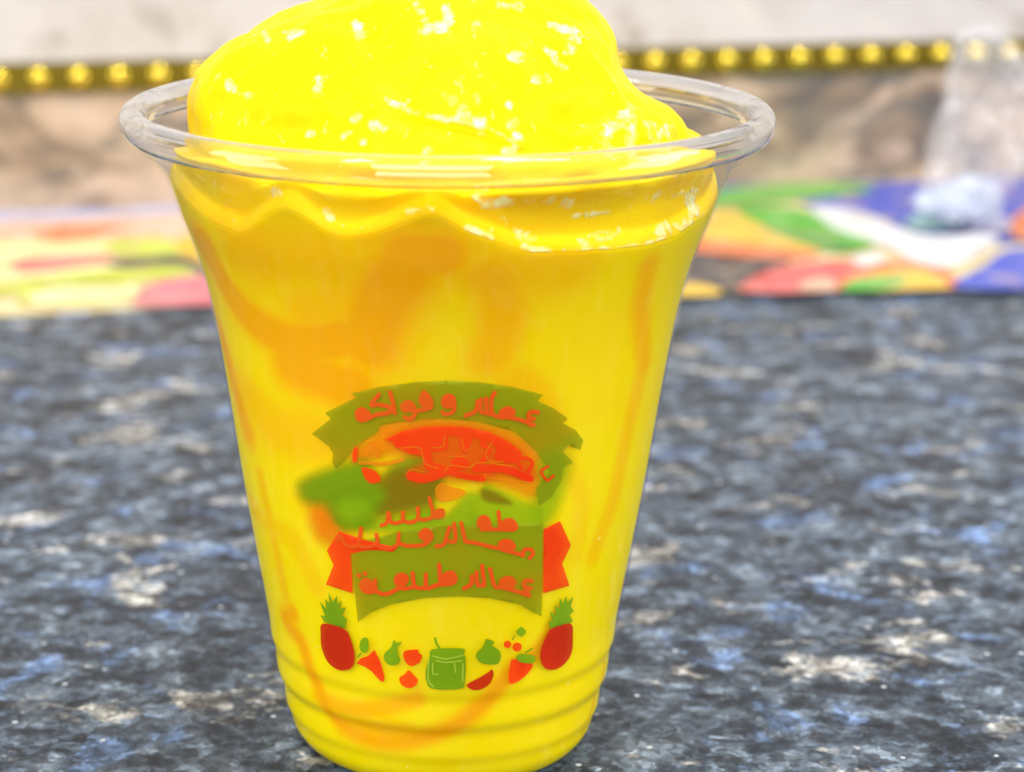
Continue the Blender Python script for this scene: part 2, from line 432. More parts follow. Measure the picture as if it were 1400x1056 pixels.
o_ = np.argsort(exx); exx, ezz = exx[o_], ezz[o_]
NPH = 640
phi = np.linspace(-math.pi, math.pi, NPH, endpoint=False)
zc = np.interp(phi, exx, ezz)
k_ = np.exp(-np.linspace(-2, 2, 17) ** 2); k_ /= k_.sum()
zc = zc + np.array([0.55 * noise.noise(Vector((math.cos(a) * 9, math.sin(a) * 9, 0.3))) for a in phi])
zc = sum(k_[i] * np.roll(zc, i - 8) for i in range(17))

CTRL = {  # mound profiles (radius, height over the rim): left, right, front, back
    'L': [(38.4, -3.5), (38.4, 0.6), (37.0, 5.4), (33.4, 9.4), (29.2, 12.3), (25.0, 14.4), (19.0, 16.6), (11.0, 20.5), (0, 23)],
    'R': [(37.2, -4.0), (34.2, -0.6), (29.6, 3.0), (26.8, 5.8), (25.5, 8.4), (24.3, 12.0), (21.4, 16.4), (13, 21.5), (0, 23)],
    'F': [(38.8, -4.5), (37.6, -0.5), (35.2, 3.8), (31.8, 8.2), (27.5, 12.3), (22.5, 16.0), (16, 19.5), (8.5, 22.2), (0, 23)],
    'B': [(38.0, -4.0), (35.0, 0.0), (32.0, 4.0), (29.0, 8.0), (26.0, 12.0), (21.5, 16.0), (15, 19.6), (8, 22.2), (0, 23)]}
cosf, sinf = np.cos(phi), np.sin(phi)
W = {'L': np.clip(-sinf, 0, 1) ** 2, 'R': np.clip(sinf, 0, 1) ** 2, 'F': np.clip(cosf, 0, 1) ** 2, 'B': np.clip(-cosf, 0, 1) ** 2}
mound = sum(W[k][:, None, None] * np.array(CTRL[k])[None] for k in W)          # NPH x 9 x 2
rows_r, rows_z = [], []
NB = 150
for f in np.linspace(0, 1, NB):                                                # against the plastic
    z = -100.6 + f * (zc + 100.6)
    rows_r.append(r_out(z) - 0.40); rows_z.append(z)
rc = r_out(zc) - 0.40
ctrl = [np.stack([rc, zc], -1), np.stack([rc - 0.10, zc + 0.7], -1), np.stack([rc - 0.45, zc + 1.6], -1), np.stack([rc - 0.95, zc + 2.6], -1)]
zm = 0.5 * (zc + 2.6) + 0.5 * (-4.2)
ctrl.append(np.stack([0.55 * (rc - 0.95) + 0.45 * 40.8, zm + 0.4], -1))
ctrl.append(np.stack([np.full(NPH, 40.3) + 0.5 * np.sin(3 * phi), np.full(NPH, -5.2)], -1))
ctrl += [mound[:, i] for i in range(9)]
C = np.stack(ctrl, 1)
tt = np.concatenate([[0], np.cumsum(np.linalg.norm(np.diff(C.mean(0), axis=0), axis=-1))])
NU = 190
tu = np.linspace(0, tt[-1], NU)[1:]
Ur = np.stack([pchip(tu, tt, C[i, :, 0]) for i in range(NPH)], 0); Uz = np.stack([pchip(tu, tt, C[i, :, 1]) for i in range(NPH)], 0)
R = np.concatenate([np.stack(rows_r, 1), Ur], 1); Z = np.concatenate([np.stack(rows_z, 1), Uz], 1)
X = R * sinf[:, None]; Y = -R * cosf[:, None]
P = np.stack([X, Y, Z + HR], -1)
NR = P.shape[1]
# lumps and folds on the free surface
upm = np.clip((np.arange(NR) - NB - 12) / 18.0, 0, 1)[None, :] * np.ones((NPH, 1))
nx = np.gradient(P, axis=1); na = np.roll(P, -1, 0) - np.roll(P, 1, 0)
nrm = np.cross(na, nx); nrm /= np.maximum(np.linalg.norm(nrm, axis=-1, keepdims=True), 1e-6)
disp = np.zeros((NPH, NR))
for i in range(NPH):
    for j in range(NB, NR):
        p = P[i, j]
        q = Vector((p[0] / 13, p[1] / 13, p[2] / 13))
        disp[i, j] = 1.5 * noise.noise(q * 1.15) + 0.75 * noise.noise(q * 2.3 + Vector((5, 2, 1))) + 0.16 * noise.noise(q * 6 + Vector((1, 7, 3)))
px, py = project(P)
facing = np.clip((nrm * (np.array([CAMX, -D, H]) - P)).sum(-1) / 250, 0, 1) ** 0.5
def seg_dist(px, py, pts):
    best = np.full(px.shape, 1e9); side = np.zeros(px.shape)
    for (x0, y0), (x1, y1) in zip(pts[:-1], pts[1:]):
        dx, dy = x1 - x0, y1 - y0; L = dx * dx + dy * dy
        t = np.clip(((px - x0) * dx + (py - y0) * dy) / L, 0, 1)
        d = np.hypot(px - x0 - t * dx, py - y0 - t * dy); u = d < best
        best = np.where(u, d, best); side = np.where(u, np.sign((px - x0) * dy - (py - y0) * dx), side)
    return best, side
sculpt = np.zeros_like(disp)
for x, y, a, sx, sy in ((790, 165, -4.2, 45, 30), (872, 172, 1.8, 42, 26), (505, 35, -2.2, 20, 16), (395, 175, -1.8, 60, 25), (330, 115, 0.8, 40, 30), (835, 75, 1.2, 16, 22),
                        (560, 250, -1.4, 70, 12), (640, 90, 0.9, 70, 40), (715, 270, 1.0, 60, 14), (300, 255, -0.8, 30, 16), (450, 265, 0.9, 40, 16)):
    sculpt += a * np.exp(-((px - x) / sx) ** 2 - ((py - y) / sy) ** 2)
d, sd = seg_dist(px, py, [(500, 138), (540, 152), (600, 166), (650, 182), (705, 198)])
sculpt += 0.8 * np.sign(sd) * np.exp(-(d / 18) ** 2) * (1 - np.exp(-(d / 6) ** 2))
d, sd = seg_dist(px, py, [(780, 300), (860, 288), (960, 262)])
sculpt += -0.9 * np.exp(-(d / 6) ** 2)
disp += sculpt * facing * (Y < 12)
P = P + nrm * (disp * upm)[..., None]
# never through the plastic
rr = np.hypot(P[..., 0], P[..., 1]); zz = P[..., 2] - HR
lim = np.where(zz < -3.2, r_out(np.minimum(zz, -3.2)) - 0.40, 43.0)
sc_ = np.minimum(1, lim / np.maximum(rr, 1e-6)); P[..., 0] *= sc_; P[..., 1] *= sc_

# sauce streaks: soft strokes over (arc length, height)
STREAKS = [
    ([(278, 335), (292, 368), (318, 412), (350, 445), (405, 470), (468, 462), (498, 425)], 26, 0.85),
    ([(505, 470), (520, 420), (548, 378), (580, 352)], 42, 0.75), ([(560, 350), (600, 350)], 32, 0.8),
    ([(395, 500), (440, 520), (480, 530), (510, 500)], 34, 0.75), ([(330, 350), (440, 360), (480, 400), (430, 430), (370, 400)], 42, 0.42),
    ([(298, 455), (318, 530), (335, 590), (352, 650)], 25, 0.75), ([(330, 540), (380, 590), (430, 600), (400, 650)], 34, 0.42),
    ([(665, 380), (690, 430), (672, 490), (640, 550)], 28, 0.55), ([(620, 360), (700, 380), (780, 372), (860, 372)], 34, 0.35),
    ([(890, 365), (879, 420), (884, 500)], 17, 0.6), ([(884, 500), (862, 588), (843, 680), (815, 760), (800, 830)], 16, 0.45),
    ([(352, 650), (372, 740), (388, 820)], 12, 0.45), ([(398, 840), (410, 880), (434, 945), (466, 992), (527, 1016), (610, 1000), (664, 961), (693, 928), (734, 895), (770, 840), (800, 740)], 15, 0.85),
    ([(434, 945), (480, 972), (570, 957), (620, 930)], 13, 0.7), ([(466, 992), (520, 1000), (560, 1005)], 18, 0.7),
    ([(340, 690), (400, 740), (430, 800)], 18, 0.3), ([(430, 690), (460, 735)], 30, 0.5), ([(700, 530), (745, 560), (745, 640), (750, 700)], 22, 0.45),
    ([(520, 600), (620, 610), (700, 640)], 30, 0.4), ([(770, 620), (800, 690), (790, 760)], 15, 0.25), ([(500, 330), (580, 320), (640, 345)], 18, 0.35),
    ([(830, 905), (815, 960), (800, 1000)], 7, 0.5)]
pv = np.stack([np.arctan2(P[..., 0], -P[..., 1]), P[..., 2] - HR], -1)
sauce = np.zeros((NPH, NR))
for pts, w, a in STREAKS:
    q = [hit_cup(x, y) for x, y in pts]
    q = [(p * 33.0, z) for p, z in smooth_loop(q, 4)[:-(4 * 1) - 3]] if len(q) > 3 else [(p * 33.0, z) for p, z in q]
    d, _ = seg_dist(pv[..., 0] * 33.0, pv[..., 1], q)
    wm = w * 0.112
    sauce = np.maximum(sauce, 1.22 * a / (1 + np.exp((d - 1.0 * wm) / (wm * 0.22))))
# the unseen back of the cup: the same kind of swirls
for k in range(9):
    a0 = math.pi * 0.62 + k * 0.17; q = [((a0 + 0.25 * math.sin(k * 3 + s * 2.0)) * 33.0, -20 - s * 16 - 3 * math.sin(k)) for s in range(5)]
    ph = np.where(pv[..., 0] < 0, pv[..., 0] + 2 * math.pi, pv[..., 0])
    d, _ = seg_dist(ph * 33.0, pv[..., 1], q); sauce = np.maximum(sauce, 0.6 / (1 + np.exp((d - 2.2) / 0.5)))
openm = np.zeros((NPH, NR)); openm[:, NB:] = 1.0
g_ = np.clip((pv[..., 1] + 66) / 40, 0, 1); sauce = np.maximum(sauce, 0) + 0.13 * g_ * g_ * (3 - 2 * g_) * np.clip(1.4 - 0.5 * pv[..., 0], 0.5, 1.6)
sauce *= np.where(openm > 0, np.clip(1 - (np.arange(NR)[None, :] - NB) / 10.0, 0, 1), 1)

V = P.reshape(-1, 3); Fc = []
for i in range(NPH):
    j = (i + 1) % NPH
    for k in range(NR - 1): Fc.append((i * NR + k, j * NR + k, j * NR + k + 1, i * NR + k + 1))
V = np.concatenate([V, [[0, 0, HR - 100.7]]]); nv = len(V) - 1
for i in range(NPH): Fc.append((((i + 1) % NPH) * NR, i * NR, nv))
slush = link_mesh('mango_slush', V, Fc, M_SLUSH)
# strokes where the icy crumbs get their painted highlights
FROST_GLINTS = [([(610, 14), (612, 30)], 9), ([(574, 10), (578, 24)], 8), ([(585, 40), (606, 38)], 9), ([(651, 33), (652, 42)], 8), ([(680, 8), (712, 10)], 6), ([(752, 34), (788, 43)], 6), ([(788, 54), (780, 68)], 9),
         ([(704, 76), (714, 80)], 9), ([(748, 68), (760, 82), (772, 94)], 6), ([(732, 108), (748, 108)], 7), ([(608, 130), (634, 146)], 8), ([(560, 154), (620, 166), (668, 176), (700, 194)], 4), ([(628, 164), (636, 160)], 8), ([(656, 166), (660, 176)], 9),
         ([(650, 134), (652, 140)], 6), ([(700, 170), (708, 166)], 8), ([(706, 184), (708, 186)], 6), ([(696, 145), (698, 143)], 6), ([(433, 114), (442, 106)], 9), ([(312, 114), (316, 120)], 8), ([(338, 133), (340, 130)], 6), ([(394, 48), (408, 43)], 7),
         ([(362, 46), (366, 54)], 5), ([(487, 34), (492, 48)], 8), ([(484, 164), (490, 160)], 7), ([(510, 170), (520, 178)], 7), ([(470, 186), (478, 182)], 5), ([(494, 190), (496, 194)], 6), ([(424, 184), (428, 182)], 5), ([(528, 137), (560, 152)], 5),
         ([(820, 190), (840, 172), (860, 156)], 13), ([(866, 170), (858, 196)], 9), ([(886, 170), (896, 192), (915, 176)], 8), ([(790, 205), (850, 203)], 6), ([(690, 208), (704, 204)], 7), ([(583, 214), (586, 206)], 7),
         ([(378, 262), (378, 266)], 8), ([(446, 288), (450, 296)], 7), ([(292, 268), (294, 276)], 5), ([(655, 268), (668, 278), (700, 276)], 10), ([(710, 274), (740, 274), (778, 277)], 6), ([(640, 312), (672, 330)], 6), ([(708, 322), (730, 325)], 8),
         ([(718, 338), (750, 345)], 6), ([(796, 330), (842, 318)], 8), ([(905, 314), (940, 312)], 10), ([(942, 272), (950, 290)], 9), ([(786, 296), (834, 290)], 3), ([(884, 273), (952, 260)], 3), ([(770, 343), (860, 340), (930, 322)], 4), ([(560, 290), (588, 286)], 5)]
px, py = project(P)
frost_glint = np.zeros((NPH, NR))
for pts, w in FROST_GLINTS:
    d, _ = seg_dist(px, py, pts); frost_glint = np.maximum(frost_glint, np.clip(1.5 - d / w, 0, 1))
frost_glint *= np.where(Y < 14, 1, 0) * openm
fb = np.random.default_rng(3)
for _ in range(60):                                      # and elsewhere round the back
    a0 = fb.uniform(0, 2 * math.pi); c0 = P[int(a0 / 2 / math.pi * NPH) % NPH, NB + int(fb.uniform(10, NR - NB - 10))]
    if c0[1] > 10: frost_glint = np.maximum(frost_glint, np.clip(1.5 - np.linalg.norm(P - c0, axis=-1) / fb.uniform(0.6, 1.6), 0, 1) * openm)
for nm, arr in (('sauce', sauce), ('open', openm), ('frost_glint', frost_glint)):
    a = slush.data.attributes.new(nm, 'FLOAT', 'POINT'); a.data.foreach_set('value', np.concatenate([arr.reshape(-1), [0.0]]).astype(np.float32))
bm = bmesh.new(); bm.from_mesh(slush.data); bmesh.ops.remove_doubles(bm, verts=[v for v in bm.verts], dist=1e-6); bm.to_mesh(slush.data); bm.free()
tag(slush, 'bright yellow mango slush with orange streaks heaped above the cup rim', 'slush')

# ------------------------------------------------------------------ the cup
def mat_shell():
    N = Nodes('clear_plastic')
    lw = N.n.new('ShaderNodeLayerWeight'); lw.inputs['Blend'].default_value = 0.5
    f = N.math('POWER', lw.outputs['Facing'], 6.0)
    f = N.math('ADD', N.math('MULTIPLY', f, 0.35), 0.014)
    tr = N.n.new('ShaderNodeBsdfTransparent'); tr.inputs['Color'].default_value = (0.985, 0.985, 0.985, 1)
    gl = N.n.new('ShaderNodeBsdfGlossy'); gl.inputs['Roughness'].default_value = 0.06
    mx = N.n.new('ShaderNodeMixShader')
    N.link(f, mx.inputs[0]); N.link(tr.outputs[0], mx.inputs[1]); N.link(gl.outputs[0], mx.inputs[2])
    N.link(mx.outputs[0], N.out.inputs['Surface'])
    return N.m
def mat_glass():
    N = Nodes('thick_clear_plastic')
    v = N.coord()
    N.set(Base_Color=(0.99, 0.985, 0.98), Roughness=0.03, IOR=1.47, Transmission_Weight=1.0)
    N.link(N.bump(N.noise(v, 150, 2), 0.10, 0.0006), N.bsdf.inputs['Normal'])
    return N.m
M_SHELL = mat_shell(); M_GLASS = mat_glass()
cup = empty('plastic_cup')
tag(cup, 'clear flared plastic cup with red and green fruit print, filled with slush', 'cup')
zs = np.concatenate([np.linspace(-3.2, -78, 90), np.linspace(-78.4, -101.2, 120)])
outer = [(float(r_out(z)), HR + float(z)) for z in zs]
outer += [(12.0, HR - 101.0), (0.01, HR - 101.0)]
inner = [(max(r - 0.3, 0.01), z + (0.12 if i > len(zs) - 8 else 0)) for i, (r, z) in enumerate(outer)]
Vs, Fs = lathe(outer[:-1] + [(12.0, HR - 100.85)] + inner[:-2][::-1], 256, close=True)
link_mesh('wall', Vs, Fs, M_SHELL, cup)
# rolled lip: thick clear bead with a flat inner shoulder
lip = []
for k in range(28):
    a = 2 * math.pi * k / 28
    lip.append((47.0 + 2.0 * math.cos(a), HR - 0.6 + 2.05 * math.sin(a) * (1.0 if math.sin(a) > 0 else 1.25)))
Vs, Fs = lathe(lip, 320, close=True)
lip_in = [(47.0 + (r - 47.0) * 0.87, HR - 0.68 + (z - HR + 0.6) * 0.87) for r, z in lip]
Vi, Fi = lathe(lip_in, 320, close=True)
nV = len(Vs); Vs = Vs + Vi; Fs = Fs + [tuple(i + nV for i in f)[::-1] for f in Fi]
link_mesh('lip', Vs, Fs, M_GLASS, cup)
sh = [(45.3, HR - 1.2), (44.5, HR - 2.6), (43.9, HR - 4.6), (43.2, HR - 5.8), (42.9, HR - 5.6), (43.5, HR - 4.4), (44.1, HR - 2.4), (44.9, HR - 0.9)]

# print ----------------------------------------------------------------------
def mat_ink(name, c, alpha, c2=None, fade=False):
    N = Nodes(name)
    v = N.coord()
    col = N.mix(N.ramp(N.noise(v, 70, 3, 0.5, 0.5), [(0.4, (0, 0, 0)), (0.62, (1, 1, 1))]), c, c2 or tuple(x * 0.85 for x in c))
    N.set(Base_Color=col, Roughness=0.5)
    N.bsdf.inputs['Specular IOR Level'].default_value = 0.15
    tr = N.n.new('ShaderNodeBsdfTransparent'); mx = N.n.new('ShaderNodeMixShader')
    mx.inputs[0].default_value = alpha
    if fade:
        at = N.n.new('ShaderNodeAttribute'); at.attribute_name = 'ink'
        N.link(N.math('MULTIPLY', at.outputs['Fac'], alpha), mx.inputs[0])
    N.link(tr.outputs[0], mx.inputs[1]); N.link(N.bsdf.outputs[0], mx.inputs[2]); N.link(mx.outputs[0], N.out.inputs['Surface'])
    return N.m
I_GREEN = mat_ink('green_ink', rgb(136, 150, 4), 0.74, rgb(156, 140, 2))
I_BRIGHT = mat_ink('bright_green_ink', rgb(142, 178, 8), 0.8, rgb(112, 160, 8))
I_LEAF = mat_ink('leaf_green_ink', rgb(118, 160, 12), 0.92)
I_TEXT = mat_ink('orange_red_ink', rgb(226, 78, 18), 0.92, rgb(218, 88, 16))
I_RED = mat_ink('red_ink', rgb(236, 48, 8), 0.86, rgb(240, 66, 8))
I_PINE = mat_ink('dark_red_ink', rgb(198, 40, 6), 0.94)
I_SMEAR = mat_ink('smeared_green_ink', rgb(122, 152, 6), 0.74, rgb(104, 150, 8), True)
I_LIME = mat_ink('smeared_bright_green_ink', rgb(150, 184, 8), 0.7, rgb(128, 170, 8), True)
I_BROWN = mat_ink('smeared_olive_ink', rgb(136, 108, 8), 0.6, rgb(150, 112, 8), True)
I_HALO = mat_ink('smeared_orange_ink', rgb(240, 140, 6), 0.6, rgb(236, 120, 6), True)
I_BLUSH = mat_ink('smeared_red_ink', rgb(236, 70, 8), 0.62, rgb(240, 96, 8), True)
I_FADE = mat_ink('faded_orange_ink', rgb(240, 140, 12), 0.7)

# vertical lookup so that pixel -> surface is quick
def patch(name, polys, mat, off, parent):
    """polys in photo pixels -> one thin sheet of ink wrapped round the cup"""
    verts, faces = [], []
    for pts in polys:
        i0 = len(verts); n = len(pts)
        a = sum(pts[i][0] * pts[(i + 1) % n][1] - pts[(i + 1) % n][0] * pts[i][1] for i in range(n))
        pts = pts if a > 0 else pts[::-1]
        verts += [(float(x), float(y)) for x, y in pts]; faces.append(list(range(i0, i0 + n)))
    xs = [v[0] for v in verts]; ys = [v[1] for v in verts]
    step = 6.0
    for gx in np.arange(min(xs), max(xs), step):
        for gy in np.arange(min(ys), max(ys), step): verts.append((float(gx) + 0.37, float(gy) + 0.21))
    vo, _, fo, *_ = delaunay_2d_cdt([Vector(v) for v in verts], [], faces, 1, 1e-4)
    used = sorted({i for f in fo for i in f}); rem = {u: k for k, u in enumerate(used)}
    V3 = []
    for u in used:
        ph, z = hit_cup(vo[u].x, vo[u].y)
        r = float(r_out(z)) + off
        V3.append((r * math.sin(ph), -r * math.cos(ph), HR + z))
    return link_mesh(name, V3, [tuple(rem[i] for i in f)[::-1] for f in fo], mat, parent)

def smear(name, pts, mat, off, blur, parent):
    """a patch of ink whose edge runs out softly"""
    pts = np.array(pts); x0, y0 = pts.min(0) - blur; x1, y1 = pts.max(0) + blur
    gx = np.arange(x0, x1 + 3, 3.0); gy = np.arange(y0, y1 + 3, 3.0)
    GX, GY = np.meshgrid(gx, gy)
    cl = [tuple(p) for p in pts] + [tuple(pts[0])]
    d, _ = seg_dist(GX, GY, cl)
    inside = np.zeros(GX.shape, bool)
    for (ax, ay), (bx_, by_) in zip(cl[:-1], cl[1:]):
        if ay == by_: continue
        cr = ((ay > GY) != (by_ > GY)) & (GX < (bx_ - ax) * (GY - ay) / (by_ - ay) + ax)
        inside ^= cr
    sd = np.where(inside, d, -d)
    al = np.clip(0.5 + sd / (2 * blur), 0, 1); al = al * al * (3 - 2 * al)
    nx_, ny_ = len(gx), len(gy)
    V3 = []
    for a, b in zip(GX.ravel(), GY.ravel()):
        ph, z = hit_cup(a, b); r = float(r_out(z)) + off
        V3.append((r * math.sin(ph), -r * math.cos(ph), HR + z))
    F3, keep = [], al.ravel()
    for j in range(ny_ - 1):
        for i in range(nx_ - 1):
            q = (j * nx_ + i, j * nx_ + i + 1, (j + 1) * nx_ + i + 1, (j + 1) * nx_ + i)
            if max(keep[k] for k in q) > 0.004: F3.append(q[::-1])
    o = link_mesh(name, V3, F3, mat, parent)
    a = o.data.attributes.new('ink', 'FLOAT', 'POINT'); a.data.foreach_set('value', keep.astype(np.float32))
    return o

A = lambda pts: [(400 + x / 3.3333, 500 + y / 3.3333) for x, y in pts]      # upper and lower close-ups of the print
B = lambda pts: [(400 + x / 3.3333, 700 + y / 3.3333) for x, y in pts]
def curve(pts, n=5):
    pts = [np.array(p, float) for p in pts]
    if len(pts) < 3: return pts
    e = [2 * pts[0] - pts[1]] + pts + [2 * pts[-1] - pts[-2]]
    out = []
    for i in range(1, len(e) - 2):
        p0, p1, p2, p3 = e[i - 1:i + 3]
        for t in np.linspace(0, 1, n, endpoint=False):
            out.append(0.5 * ((2 * p1) + (p2 - p0) * t + (2 * p0 - 5 * p1 + 4 * p2 - p3) * t * t + (3 * p1 - p0 - 3 * p2 + p3) * t ** 3))
    out.append(pts[-1]); return out
def brush(pts, w):
    """a pen stroke as overlapping discs and quads"""
    c = curve(pts); out = []
    for p in c: out.append([(p[0] + w / 2 * math.cos(a), p[1] + w / 2 * math.sin(a)) for a in np.linspace(0, 2 * math.pi, 10, endpoint=False)])
    for p, q in zip(c[:-1], c[1:]):
        d = q - p; L = math.hypot(*d)
        if L < 1e-3: continue
        n = np.array([-d[1], d[0]]) / L * w / 2
        out.append([tuple(p + n), tuple(q + n), tuple(q - n), tuple(p - n)])
    return out
def disc(x, y, r): return [(x + r * math.cos(a), y + r * math.sin(a)) for a in np.linspace(0, 2 * math.pi, 18, endpoint=False)]
def soft(pts): return smooth_loop(pts, 4)

emblem = empty('printed_emblem'); emblem.parent = cup
arch = A([(270, 125), (400, 96), (560, 75), (700, 68), (850, 75), (1000, 96), (1140, 132), (1116, 160), (1190, 195), (1252, 240), (1232, 262), (1290, 295), (1322, 340), (1310, 385), (1255, 362),
          (1230, 392), (1278, 442), (1235, 462), (1225, 520), (1180, 600), (1120, 640), (1110, 560), (1170, 480), (1110, 390), (1010, 300), (850, 256), (700, 242), (550, 248), (400, 272), (388, 305), (320, 345), (275, 392),
          (200, 470), (182, 440), (186, 400), (168, 368), (90, 310), (175, 242), (150, 215), (290, 145)])
patch('ribbon_print', [arch], I_GREEN, 0.10, emblem)
leafl = A([(26, 560), (55, 515), (180, 465), (300, 438), (350, 450), (400, 530), (450, 470), (520, 430), (600, 420), (650, 480), (560, 545), (670, 525), (640, 600), (600, 640), (400, 680), (350, 730), (230, 730), (160, 640), (60, 620)])
smear('leaf_print', soft(leafl), I_SMEAR, 0.14, 12.0, emblem)
smear('leaf_print', soft(A([(190, 620), (260, 580), (360, 600), (360, 680), (280, 720), (200, 690)])), I_LIME, 0.16, 16.0, emblem)
smear('leaf_print', soft(A([(400, 520), (480, 470), (640, 500), (680, 560), (640, 610), (540, 650), (400, 670), (430, 590)])), I_BROWN, 0.18, 12.0, emblem)
lime = A([(690, 700), (740, 640), (800, 580), (850, 580), (880, 540), (990, 590), (1130, 660), (1136, 740), (900, 730), (700, 750), (500, 760), (240, 740), (200, 700), (260, 680), (370, 700), (480, 690), (640, 640)])
smear('lime_print', lime, I_LIME, 0.12, 7.0, emblem)
smear('leaf_print', soft(A([(860, 560), (930, 580), (1000, 628), (940, 628), (870, 610)])), I_BROWN, 0.16, 4.0, emblem)
panel = B([(268, 188), (330, 130), (480, 90), (700, 60), (900, 50), (1140, 50), (1132, 475), (1120, 470), (1030, 420), (900, 392), (750, 383), (600, 391), (450, 420), (360, 455), (300, 500)])
smear('leaf_print', soft(A([(1130, 430), (1220, 400), (1262, 450), (1235, 560), (1190, 680), (1120, 740), (1090, 660), (1130, 560)])), I_LIME, 0.08, 14.0, emblem)
patch('panel_print', [panel], I_GREEN, 0.17, emblem)
patch('flag_print', [B([(160, 175), (215, 88), (330, 125), (480, 162), (460, 180), (268, 188), (278, 370), (155, 330), (190, 240)])], I_RED, 0.22, emblem)
patch('flag_print', [B([(1140, 78), (1215, 40), (1265, 150), (1225, 235), (1258, 335), (1138, 370)])], I_RED, 0.22, emblem)
smear('glow_print', soft(A([(380, 320), (400, 275), (560, 250), (700, 246), (860, 262), (1010, 305), (1110, 395), (1165, 480), (1100, 600), (1000, 560), (880, 530), (660, 520), (480, 400), (300, 440), (270, 400)])), I_HALO, 0.06, 9.0, emblem)
smear('glow_print', soft(A([(90, 650), (190, 640), (230, 720), (200, 800), (110, 780)])), I_HALO, 0.08, 14.0, emblem)
# the shop's big arched name
big = [A([(420, 338), (500, 298), (600, 279), (700, 274), (800, 281), (900, 304), (980, 343), (1038, 388), (1028, 420), (960, 400), (900, 352), (800, 322), (700, 318), (640, 345), (615, 372), (560, 372), (500, 348)])]
for s, w in (([(540, 500), (600, 512), (690, 480), (625, 455), (605, 395), (540, 378), (480, 350)], 42), ([(690, 310), (690, 370), (620, 375)], 30), ([(768, 310), (785, 385), (806, 325)], 28),
             ([(722, 462), (760, 415), (792, 455), (722, 466)], 22), ([(700, 478), (800, 505), (868, 512)], 28), ([(835, 470), (960, 470), (1078, 514)], 34), ([(850, 455), (892, 385), (862, 352)], 24),
             ([(945, 372), (935, 420), (1005, 430), (1030, 400)], 24), ([(1040, 465), (1020, 432), (1058, 418), (1092, 440), (1070, 482)], 13), ([(1155, 522), (1130, 482), (1160, 456)], 11), ([(1160, 522), (1186, 500)], 11),
             ([(290, 378), (286, 430)], 22)):
    big += brush(A(s), w / 3.3333)
big.append(soft(A([(318, 462), (380, 478), (405, 520), (365, 536), (335, 515)])))
smear('shop_name_print', soft(A([(440, 335), (540, 292), (700, 278), (860, 296), (1000, 360), (1080, 440), (1090, 515), (950, 490), (880, 515), (690, 488), (560, 525), (525, 480), (600, 430), (520, 375)])), I_BLUSH, 0.2, 9.0, emblem)
patch('shop_name_print', big, I_RED, 0.27, emblem)
wedge = [soft(A([(650, 560), (680, 532), (720, 548), (792, 572), (740, 608), (668, 616)]))]
for s, w in (([(360, 372), (390, 405)], 34), ([(310, 442), (420, 442), (505, 425)], 16)): wedge += brush(A(s), w / 3.3333)
patch('wedge_print', wedge, I_FADE, 0.25, emblem)

edge_l = []
for q in ([(495, 374), (580, 374), (602, 440), (662, 466)], [(640, 372), (684, 366), (694, 318)], [(770, 330), (784, 384), (812, 372)], [(702, 412), (790, 412)], [(690, 486), (722, 452), (802, 462), (850, 440), (1000, 456)],
          [(905, 350), (880, 395), (895, 432), (960, 436)], [(520, 490), (545, 470), (600, 482)], [(360, 350), (330, 345), (280, 380), (276, 430)], [(510, 430), (420, 452), (312, 440)], [(880, 490), (890, 510), (1080, 530)]):
    edge_l += brush(A(q), 4.5 / 3.3333)
patch('outline_print', edge_l, I_FADE, 0.30, emblem)
def text(name, strokes, w, fn, off=0.31):
    polys = []
    for s in strokes: polys += brush(fn(s), w / 3.3333)
    return patch(name, polys, I_TEXT, off, emblem)
text('lettering', [
    [(1115, 212), (1085, 208), (1072, 228), (1096, 242)], [(1096, 242), (1072, 238), (1078, 266), (1096, 268)], [(1080, 262), (1035, 246), (985, 234), (950, 234)], [(950, 234), (948, 208), (980, 192), (1005, 210), (988, 234)],
    [(950, 234), (908, 216), (905, 150), (915, 128)], [(905, 216), (884, 212), (880, 146)], [(884, 212), (856, 206), (858, 152)], [(842, 160), (832, 205), (788, 226)], [(918, 122), (920, 124)],
    [(730, 182), (695, 182), (686, 158), (702, 136), (730, 142), (736, 172), (732, 206), (700, 220), (684, 210)],
    [(630, 190), (632, 160), (600, 120), (585, 160), (605, 184), (630, 190), (560, 206), (545, 200)], [(548, 200), (510, 200), (504, 178), (530, 164), (552, 182), (558, 222), (535, 242), (512, 232)],
    [(446, 120), (458, 160), (468, 214)], [(440, 214), (452, 192), (400, 176), (362, 176), (396, 130)], [(440, 214), (385, 222), (345, 240), (312, 246), (296, 216), (316, 196), (348, 214), (344, 240)], [(345, 240), (300, 240)]], 19.5, A)
text('lettering', [
    [(408, 726), (432, 712), (440, 668), (452, 712), (500, 706), (505, 665)], [(505, 706), (540, 712), (572, 694), (572, 645)], [(572, 694), (600, 700), (640, 680), (624, 602)], [(640, 684), (660, 660), (684, 658), (680, 684), (640, 688)],
    [(936, 664), (944, 738)], [(944, 738), (968, 704), (1002, 706), (1012, 742), (940, 744), (860, 744)], [(900, 744), (886, 694), (856, 690), (846, 722), (876, 740)]], 18, A)
text('lettering', [
    [(206, 128), (226, 108), (246, 148), (300, 150), (316, 72)], [(300, 150), (340, 158), (388, 140), (384, 100)], [(388, 150), (430, 166), (478, 148), (486, 96)], [(486, 140), (530, 152), (600, 146), (634, 112), (612, 78), (582, 100), (606, 126), (634, 118)],
    [(656, 154), (690, 144), (704, 100), (716, 66)], [(704, 130), (740, 128), (736, 50)], [(768, 48), (786, 132)], [(786, 132), (838, 140), (900, 156), (940, 164)], [(940, 164), (946, 136), (984, 130), (1006, 160), (950, 168), (1010, 184), (1048, 196)],
    [(1048, 196), (1050, 172), (1080, 168), (1092, 188), (1076, 208)]], 18, B)
